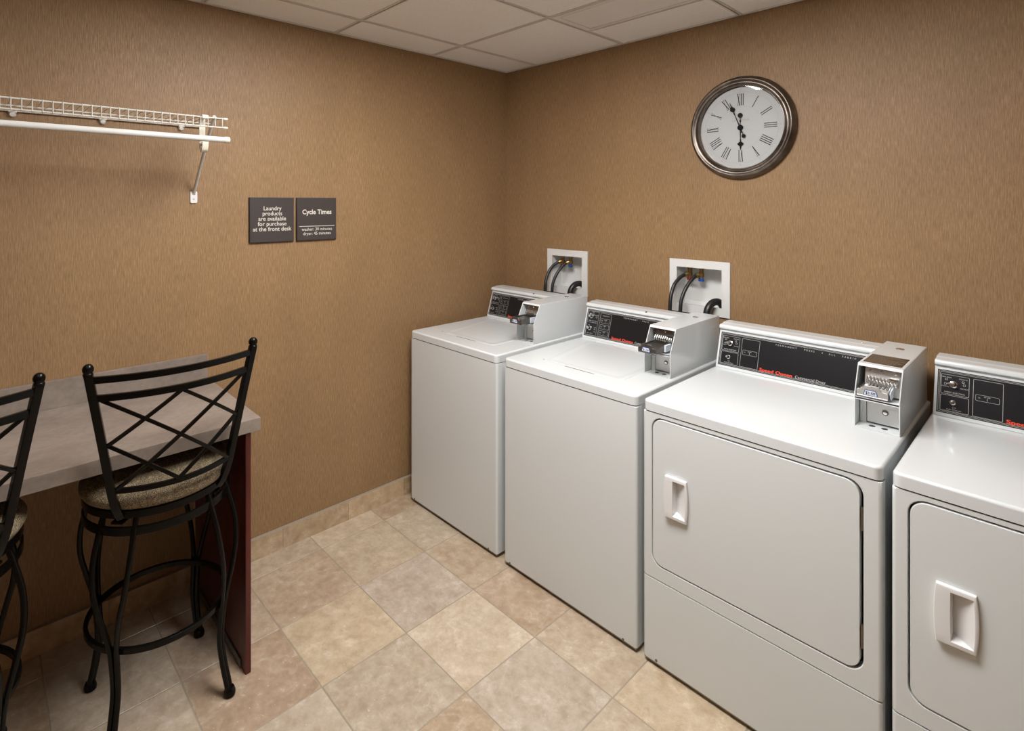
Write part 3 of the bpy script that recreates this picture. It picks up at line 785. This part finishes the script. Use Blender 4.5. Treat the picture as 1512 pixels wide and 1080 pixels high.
# ------------------------------------------------------------------ valve boxes, hoses
def valve_box(x0, x1, label, hl, dl):
    W = x1 - x0; cz0, cz1 = VZ
    t = empty('valve_box', (x0, 0, cz0)); tag(t, label, 'valve box', 'washer valve boxes'); h = cz1 - cz0
    bm = bmesh.new(); fw = .037; fb = .040
    xs_ = [0, fw, W - fw, W]; zs_ = [0, fb, h - fw, h]
    for i in range(3):
        for j in range(3):
            if i == 1 and j == 1: continue
            bx(bm, (xs_[i], -.008, zs_[j]), (xs_[i + 1], -.0004, zs_[j + 1]))
    bmesh.ops.remove_doubles(bm, verts=bm.verts[:], dist=1e-5)
    obj('frame', bm, M_valvebox, t, smooth=0)
    bm = bmesh.new(); a, b, c_, d_ = fw - .002, W - fw + .002, fb - .014, h - fw + .002; dp = .085
    bx(bm, (a, dp, c_), (b, dp + .003, d_)); bx(bm, (a - .003, -.0004, c_), (a, dp + .003, d_)); bx(bm, (b, -.0004, c_), (b + .003, dp + .003, d_))
    bx(bm, (a - .003, -.0004, d_), (b + .003, dp + .003, d_ + .003)); bx(bm, (a - .003, -.0004, c_ - .003), (b + .003, dp + .003, c_))
    bx(bm, (a, dp - .012, c_), (b, dp, c_ + .022), 0, .003)
    obj('recess', bm, M_valvebox, t)
    vx_ = (.081, .138); hm = (M_redh, M_blueh)
    for i in range(2):
        x = vx_[i]; yv = .040; zt_ = d_
        bm = bmesh.new(); lathe(bm, [(.013, zt_), (.013, zt_ - .012), (.010, zt_ - .014), (.010, zt_ - .030), (.0125, zt_ - .032), (.0125, zt_ - .048), (.008, zt_ - .05), (.006, zt_ - .058)], 16, 0, T(x, yv, 0))
        nd = Vector((-.62, -.62, -.25)).normalized(); q = Vector((x, yv, zt_ - .036)); rot = nd.to_track_quat('Z', 'Y').to_matrix().to_4x4()
        lathe(bm, [(.008, 0), (.008, .014), (.0135, .014), (.0135, .026), (.010, .028)], 16, 0, T(*q) @ rot)
        v = obj('valve', bm, M_brass, t)
        bm = bmesh.new(); bx(bm, (x - .013, yv - .006, zt_ - .070), (x + .012, yv + .006, zt_ - .055), 0, .002); hnd = obj('valve_handle', bm, hm[i], v)
        hnd['label'] = ('red', 'blue')[i] + ' valve handle'
        p0 = q + nd * .022
        bm = bmesh.new(); ox = (-.0, .0)[i]
        bx_ = (.038, .089)[i] + ox
        hp = ([(.048, 0, .160), (.036, -.03, .128), (.033, -.055, .080), (.035, -.068, .032), (.037, -.072, -.05), (.045, -.06, -.30)], [(.108, 0, .156), (.095, -.03, .118), (.087, -.055, .070), (.087, -.068, .023), (.090, -.072, -.05), (.098, -.06, -.30)])[i]
        path = catmull([q + nd * .018, q + nd * .028] + hp, 8)
        path = [p + Vector((x0, 0, cz0)) for p in path]; p0w = path[0]
        tube(bm, path, .0088, 12)
        o = obj('water_hose', bm, M_rubber); tag(o, hl[i], 'hose', 'black water supply hoses')
    # drain hose hooked over the lower lip
    bm = bmesh.new(); dx = .216
    path = catmull([(dx + .022, .050, .012), (dx + .022, .040, .045), (dx + .015, .010, .066), (dx + .003, -.026, .062), (dx - .006, -.052, .030), (dx - .006, -.058, -.03), (dx - .004, -.058, -.20), (dx, -.055, -.40)], 8)
    path = [p + Vector((x0, 0, cz0)) for p in path]; tube(bm, path, .0165, 16)
    o = obj('drain_hose', bm, M_rubber); tag(o, dl, 'hose', 'black drain hoses')
valve_box(*VB1, 'recessed white valve box on the wall behind the washer in the corner',
          ('black water hose on the red valve above the corner washer', 'black water hose on the blue valve above the corner washer'), 'thick black drain hose bending into the valve box above the corner washer')
valve_box(*VB2, 'recessed white valve box on the wall nearer the dryers, below the clock',
          ('black water hose on the red valve of the box below the clock', 'black water hose on the blue valve of the box below the clock'), 'thick black drain hose bending into the valve box below the clock')

# ------------------------------------------------------------------ wall clock
t = empty('wall_clock', (1.480, 0, 1.935)); tag(t, 'round wall clock with pewter frame, white dial and Roman numerals', 'clock')
R = .230
bm = bmesh.new()
prof = [(R - .012, .0005), (R - .002, .004), (R, .012), (R - .003, .020), (R - .008, .024), (R - .010, .030), (R - .015, .034), (R - .020, .033), (R - .026, .027), (R - .034, .0275), (R - .038, .032), (R - .043, .033), (R - .046, .027), (R - .0465, .012), (R - .05, .0115)]
lathe(bm, prof, 96, 0, FACE_Y, cap=False)
obj('frame', bm, M_pewter, t, smooth=60)
bm = bmesh.new(); lathe(bm, [(R - .012, .0008), (R - .012, .011), (0, .011)], 96, 0, FACE_Y)
for r in (.173, .1645): pass
obj('dial', bm, M_dial, t)
bm = bmesh.new()
def ringline(r, w_, y, mi=0, n=96):
    A = [bm.verts.new((r * math.cos(2 * PI * q / n), y, r * math.sin(2 * PI * q / n))) for q in range(n)]; B = [bm.verts.new(((r + w_) * math.cos(2 * PI * q / n), y, (r + w_) * math.sin(2 * PI * q / n))) for q in range(n)]
    for q in range(n):
        f = bm.faces.new((A[q], A[(q + 1) % n], B[(q + 1) % n], B[q])); f.material_index = mi
ringline(.0965, .0005, -.0114); ringline(.1580, .0005, -.0114)
for q in range(60):
    a = 2 * PI * q / 60; M = RYm(a)
    bx(bm, (-.00035, -.0115, .1585), (.00035, -.0112, .1625), 0, M=M)
for q in range(12):   # minute figures 5..60 outside the track
    a = 2 * PI * q / 12
    text_into(bm, str(60 if q == 0 else q * 5), .0072, RYm(a) @ T(0, -.0114, .1645) @ FACE_Y, 0, .00005)
text_into(bm, 'CAFE DE ROUGE', .0098, T(0, -.0114, .030) @ FACE_Y, 0, .00005, spacing=1.05)
bx(bm, (-.032, -.0114, .042), (.034, -.0112, .0424)); bx(bm, (-.030, -.0114, .024), (.030, -.0112, .0243))
obj('minute_track', bm, M_dialline, t)
# roman numerals drawn as strokes
bm = bmesh.new(); h_ = .050; z0 = .101
def stroke(M, xa, xb, w_):  # slanted bar from (xa,bottom) to (xb,top)
    pts = [(xa - w_ / 2, z0), (xa + w_ / 2, z0), (xb + w_ / 2, z0 + h_), (xb - w_ / 2, z0 + h_)]
    prism(bm, pts, lambda p, h: (p[0], h, p[1]), -.0116, -.0113, 0, M=M)
def serif(M, x, w_, top):
    z = z0 + h_ if top else z0
    bx(bm, (x - w_ / 2, -.0116, z - .0008), (x + w_ / 2, -.0113, z + .0008), 0, M=M)
NUM = ['XII', 'I', 'II', 'III', 'IIII', 'V', 'VI', 'VII', 'VIII', 'IX', 'X', 'XI']
WD = {'I': .0086, 'V': .0145, 'X': .0140}
for q, s_ in enumerate(NUM):
    M = RYm(2 * PI * q / 12); tw = sum(WD[c_] for c_ in s_); x = -tw / 2
    for c_ in s_:
        wd = WD[c_]; cx = x + wd / 2
        if c_ == 'I': stroke(M, cx, cx, .0032); serif(M, cx, .0050, 1); serif(M, cx, .0050, 0)
        elif c_ == 'V': stroke(M, cx, cx - .0042, .0034); stroke(M, cx, cx + .0042, .0012); serif(M, cx - .0042, .006, 1); serif(M, cx + .0042, .005, 1)
        else: stroke(M, cx + .004, cx - .004, .0034); stroke(M, cx - .004, cx + .004, .0012); serif(M, cx - .004, .006, 1); serif(M, cx + .004, .005, 1); serif(M, cx - .004, .005, 0); serif(M, cx + .004, .006, 0)
        x += wd
obj('numerals', bm, M_ink, t)
def hand(name, ang, L_, tail, y, bulge, tb):
    bm = bmesh.new(); M = RYm(ang)
    def pr(pts): prism(bm, pts, lambda p, h: (p[0], h, p[1]), y - .0006, y + .0006, 0, M=M)
    pr([(-.0022, 0), (.0022, 0), (.0012, L_ * .52), (-.0012, L_ * .52)])
    pr(round_poly([(0, L_ * .46), (.003, L_ * .56), (0, L_ * .62), (-.003, L_ * .56)], .001, 2))
    b = bulge
    pr([(0, L_ * .60), (b * .5, L_ * .655), (b, L_ * .70), (b * .85, L_ * .755), (b * .25, L_ * .83), (.0006, L_), (-.0006, L_), (-b * .25, L_ * .83), (-b * .85, L_ * .755), (-b, L_ * .70), (-b * .5, L_ * .655)])
    pr([(-.0018, 0), (.0018, 0), (.001, -tail), (-.001, -tail)])
    lathe(bm, [(tb, 0), (tb, .0012), (0, .0012)], 20, 0, M @ T(0, y + .0006, -tail - tb * .6) @ FACE_Y)
    lathe(bm, [(.0035, 0), (.0035, .0012), (0, .0012)], 12, 0, M @ T(0, y + .0006, -tail * .6) @ FACE_Y)
    lathe(bm, [(.0125 if L_ < .11 else .009, 0), (.0125 if L_ < .11 else .009, .0014), (0, .0014)], 20, 0, T(0, y + .0007, 0) @ FACE_Y)
    obj(name, bm, M_ink, t)
hand('hour_hand', math.radians(179.5), .101, .048, -.0155, .0135, .0110)
hand('minute_hand', math.radians(338.5), .124, .037, -.0185, .0115, .0085)
bm = bmesh.new(); n = 64; A = [bm.verts.new(((R - .0455) * math.cos(2 * PI * q / n), -.026, (R - .0455) * math.sin(2 * PI * q / n))) for q in range(n)]; bm.faces.new(A)
glass = obj('glass', bm, M_glass, t, smooth=0)
if glass.data.polygons[0].normal.y > 0: glass.data.flip_normals()

# ------------------------------------------------------------------ wall signs
def sign(y0, y1, z0, z1, label, lines, rule=None):
    t = empty('wall_sign', (0, (y0 + y1) / 2, z0)); tag(t, label, 'sign')
    hw = (y1 - y0) / 2; h = z1 - z0
    bm = bmesh.new(); bx(bm, (.0005, -hw, 0), (.010, hw, h), 1, .001, 1); bx(bm, (.010, -hw + .001, .001), (.0135, hw - .001, h - .001), 0, .002, 1)
    obj('plaque', bm, [M_sign, M_signedge], t)
    bm = bmesh.new()
    for body, size, z, off, sx in lines:
        text_into(bm, body, size, T(.0138, 0, z) @ RZm(PI / 2) @ FACE_Y, 0, .0001, offset=off, sx=sx)
    if rule: bx(bm, (.0135, -.090, rule), (.0140, .090, rule + .0022))
    obj('lettering', bm, M_signtext, t)
sign(-1.633, -1.428, 1.419, 1.623, 'square dark brown wall sign reading Laundry products are available for purchase at the front desk',
     [('Laundry', .0265, .146, .0002, .96), ('products', .0265, .1225, .0002, .96), ('are available', .0265, .099, .0002, .98), ('for purchase', .0265, .0755, .0002, .98), ('at the front desk', .0265, .052, .0002, .98)])
sign(-1.415, -1.211, 1.419, 1.623, 'square dark brown wall sign headed Cycle Times with washer and dryer minutes',
     [('Cycle Times', .031, .126, .0006, .97), ('washer: 30 minutes', .0205, .047, 0, .97), ('dryer: 45 minutes', .0205, .0265, 0, .97)], .067)

# ------------------------------------------------------------------ desk
DZ = .863; DY = -1.806; DX = .600
t = empty('desk', (0, DY, 0)); tag(t, 'long counter desk of grey laminate with dark red end panel along the left wall', 'desk')
YL = RY + .002 - DY
bm = bmesh.new(); bx(bm, (.0006, YL, DZ - .044), (DX, 0, DZ), 0, .002, 2); obj('desktop', bm, M_lam, t)
bm = bmesh.new(); bx(bm, (.0006, YL, DZ), (.020, -.002, DZ + .098), 0, .0015, 2); obj('backsplash', bm, M_lam, t)
bm = bmesh.new(); bx(bm, (.013, -.048, .0005), (DX - .008, -.030, DZ - .044), 0, .001, 1); sp = obj('side_panel', bm, M_mah, t); sp['label'] = 'dark red mahogany end panel'
bm = bmesh.new(); bx(bm, (.013, -.053, .0005), (DX - .050, -.0485, .030), 0, .001, 1); obj('base_strip', bm, M_strip, sp)
bm = bmesh.new(); bx(bm, (.0006, YL, DZ - .14), (.02, -.048, DZ - .044), 0); obj('wall_cleat', bm, M_mah, t)

# ------------------------------------------------------------------ bar stools (local +x is the back of the stool)
def make_stool():
    t = empty('bar_stool', (0, 0, 0))
    # seat cushion
    bm = bmesh.new()
    lathe(bm, [(.0, .706), (.196, .706), (.2085, .713), (.2150, .726), (.2140, .738), (.203, .751), (.178, .760), (.12, .766), (0, .768)], 56)
    c_ = obj('seat_cushion', bm, M_fab, t, smooth=60); c_['label'] = 'round beige and brown woven fabric cushion'
    bm = bmesh.new()
    lathe(bm, [(.150, .684), (.205, .684), (.2075, .686), (.2075, .706), (.205, .7075), (.150, .7075)], 56); obj('seat_plate', bm, M_blackmetal, t)
    bm = bmesh.new()
    for a in (PI / 4, 3 * PI / 4):
        bx(bm, (-.20, -.017, .665), (.20, .017, .671), 0, M=RZm(a))
    lathe(bm, [(.07, .671), (.07, .684), (0, .684)], 24)
    obj('swivel', bm, M_blackmetal, t)
    bm = bmesh.new(); ringp = [(.2035 * math.cos(a), .2035 * math.sin(a), .647) for a in [2 * PI * q / 56 for q in range(56)]]
    tube(bm, ringp, 1, closed=True, shape=flat(.007, .026), up=(0, 0, 1)); obj('support_ring', bm, M_blackmetal, t)
    bm = bmesh.new(); ringp = [(.1965 * math.cos(a), .1965 * math.sin(a), .297) for a in [2 * PI * q / 56 for q in range(56)]]
    tube(bm, ringp, 1, closed=True, shape=flat(.012, .018), up=(0, 0, 1)); obj('footrest_ring', bm, M_blackmetal, t)
    for sx, sy in ((1, 1), (1, -1), (-1, 1), (-1, -1)):
        bm = bmesh.new(); th0 = math.atan2(sy, sx)
        for s_ in (-1, 1):
            pts = []
            for r, z, da in [(.192, .682, 15), (.207, .64, 14.5), (.229, .56, 13.5), (.236, .48, 11), (.229, .40, 6.5), (.215, .32, 2.9), (.208, .26, 2.2), (.203, .18, 2.1), (.214, .10, 2.0), (.226, .045, 1.9), (.231, .022, 1.85)]:
                a = th0 + s_ * math.radians(da); pts.append((r * math.cos(a), r * math.sin(a), z))
            tube(bm, catmull(pts, 5), .0078, 10)
        lg = obj('leg', bm, M_blackmetal, t)
        bm = bmesh.new(); r = .233
        lathe(bm, [(.011, .0005), (.0175, .004), (.0185, .013), (.016, .022), (.013, .028), (.008, .030)], 20, 0, T(r * math.cos(th0), r * math.sin(th0), 0)); obj('foot', bm, M_blackmetal, lg)
    # backrest
    def BP(s, z):   # point on the curved back surface
        zt_ = [(.70, .168, .142), (.74, .172, .150), (.785, .180, .160), (1.06, .212, .205), (1.125, .2205, .2165), (1.15, .224, .221)]
        for (a, xa, wa), (b, xb, wb) in zip(zt_, zt_[1:]):
            if z <= b or b == 1.15:
                u = (z - a) / (b - a); return Vector((xa + (xb - xa) * u + .056 * (1 - s * s), (wa + (wb - wa) * u) * s, z))
    for sy in (-1, 1):
        bm = bmesh.new()
        tube(bm, catmull([(.152, sy * .132, .689), (.164, sy * .143, .715), (.174, sy * .154, .755), tuple(BP(sy, .80)), tuple(BP(sy, .95)), tuple(BP(sy, 1.135))], 5), 1, shape=flat(.0215, .020), up=(1, .25 * sy, 0))
        p = obj('back_post', bm, M_blackmetal, t)
        bm = bmesh.new(); q = BP(sy, 1.137)
        lathe(bm, [(.0125, -.004), (.0125, 0), (.0105, .002), (.0132, .007), (.0138, .014), (.011, .021), (.006, .0255), (0, .0265)], 20, 0, T(*q)); obj('finial', bm, M_blackmetal, p)
    for z, w_, hh in ((1.117, .012, .019), (1.064, .012, .019), (.783, .011, .015)):
        bm = bmesh.new(); tube(bm, [BP(-1 + .965 * 2 * q / 24 + .035, z) for q in range(25)], 1, shape=flat(w_, hh), up=(0, 0, 1)); obj('back_rail', bm, M_blackmetal, t)
    zb, ztp = .788, 1.057
    bm = bmesh.new()
    def L_(s0, t0, s1, t1):
        tube(bm, [BP(s0 + (s1 - s0) * q / 14, zb + (ztp - zb) * (t0 + (t1 - t0) * q / 14)) + Vector((.001 if s1 > s0 else -.001, 0, 0)) for q in range(15)], 1, shape=flat(.010, .010), up=(1, 0, 0))
    L_(-.92, 1, .92, 0); L_(-.92, 0, .92, 1); L_(-.94, .5, 0, 1); L_(-.94, .5, 0, 0); L_(.94, .5, 0, 1); L_(.94, .5, 0, 0)
    obj('lattice', bm, M_blackmetal, t)
    return t
s1 = make_stool(); s1.location = (.468, -2.084, 0)
tag(s1, 'black iron bar stool with lattice back and round fabric seat, nearest the desk end', 'bar stool', 'bar stools at the desk')
s2 = copy_tree(s1); s2.location = (.482, -2.632, 0); s2.rotation_euler = (0, 0, math.radians(2))
s2['label'] = 'black iron bar stool with lattice back, mostly cut off at the left photo edge'

# ------------------------------------------------------------------ wire shelf and hanging rod
t = empty('wire_shelf', (0, -1.827, 1.917)); tag(t, 'white coated wire shelf fixed high on the left wall', 'shelf')
SXF = .302; YE = -1.55                                  # left end (relative y) of the shelf
bm = bmesh.new(); r1 = .0031
for x, z, ye in ((.010, -.001, -.001), (SXF, 0, 0), (SXF + .001, -.034, 0), (.155, -.0035, -.004)):
    tube(bm, [(x, YE, z), (x, ye, z)], r1, 8)
obj('long_wire', bm, M_epoxy, t)
bm = bmesh.new(); nW = int((-YE - .012) / .0254)
for q in range(nW):
    y = -.0115 - q * .02535
    tube(bm, [(.008, y, .003), (SXF, y, .0035), (SXF + .0038, y, .001), (SXF + .0040, y, -.036)], .0016, 6)
o = obj('cross_wires', bm, M_epoxy, t)
for z in (0, -.034):
    bm = bmesh.new(); tube(bm, [(SXF, -.006, z), (SXF, .006, z), (SXF, .0085, z)], [.0046, .0048, .003], 10); obj('end_cap', bm, M_cream, t)
for yc in (-2.432, -2.173, -1.905, -2.70, -2.96, -3.22):
    bm = bmesh.new(); y = yc + 1.827
    lathe(bm, [(.011, 0), (.011, .004), (.008, .012), (0, .013)], 16, 0, T(.0005, y, -.013) @ FACE_X); bx(bm, (.0005, y - .012, -.008), (.014, y + .012, .006), 0, .002, 1)
    obj('wall_clip', bm, M_epoxy, t)
def brace(y):
    bm = bmesh.new()
    tube(bm, catmull([(.006, y, -.285), (.012, y, -.270), (.155, y - .004, -.125), (.285, y - .008, -.006), (.296, y - .008, .004), (.302, y - .008, .004)], 6), .0062, 12)
    br = obj('brace', bm, M_epoxy, t)
    bm = bmesh.new(); prism(bm, rrect(y - .0135, -.320, y + .0135, -.270, .006, 3), YZ, .0005, .006, 0, .001, 1)
    obj('brace_foot', bm, M_whiteplastic, br)
    bm = bmesh.new(); lathe(bm, [(.0045, 0), (.0035, .002), (0, .0022)], 12, 0, T(.006, y, -.303) @ FACE_X); obj('screw', bm, M_steel, br)
brace(-.030); brace(-1.25)
def rod_hook(y):
    bm = bmesh.new()
    path = catmull([(SXF + .006, y, -.005), (SXF + .003, y, .0060), (SXF - .020, y, .0065), (SXF - .034, y, -.001), (SXF - .034, y, -.040), (SXF - .034, y, -.090), (SXF - .031, y, -.114), (SXF - .017, y, -.128), (SXF - .003, y, -.122), (SXF + .004, y, -.106), (SXF + .006, y, -.0915)], 6)
    tube(bm, path, 1, shape=flat(.020, .0045) if False else [(a, b) for a, b in flat(.021, .0045)], up=(0, 1, 0) if False else None)
    return obj('rod_hook', bm, M_cream, t)
rod_hook(-.072); rod_hook(-1.18)
RX0, RZ0 = SXF + .004, -.0795
bm = bmesh.new(); tube(bm, [(0, -1.56, 0), (0, .006, 0)], .0108, 16)
ro = empty('hanging_rod', (RX0, -1.827 + .0, 1.917 + RZ0)); tag(ro, 'white metal clothes rod hanging on hooks below the wire shelf', 'rod')
obj('rod_tube', bm, M_rod, ro)
for a, b in ((-.004, .014), (-1.566, -1.55)):
    bm = bmesh.new(); tube(bm, [(0, a, 0), (0, b - .002, 0), (0, b, 0)], [.0122, .0122, .0105], 16); obj('end_cap', bm, M_cream, ro)
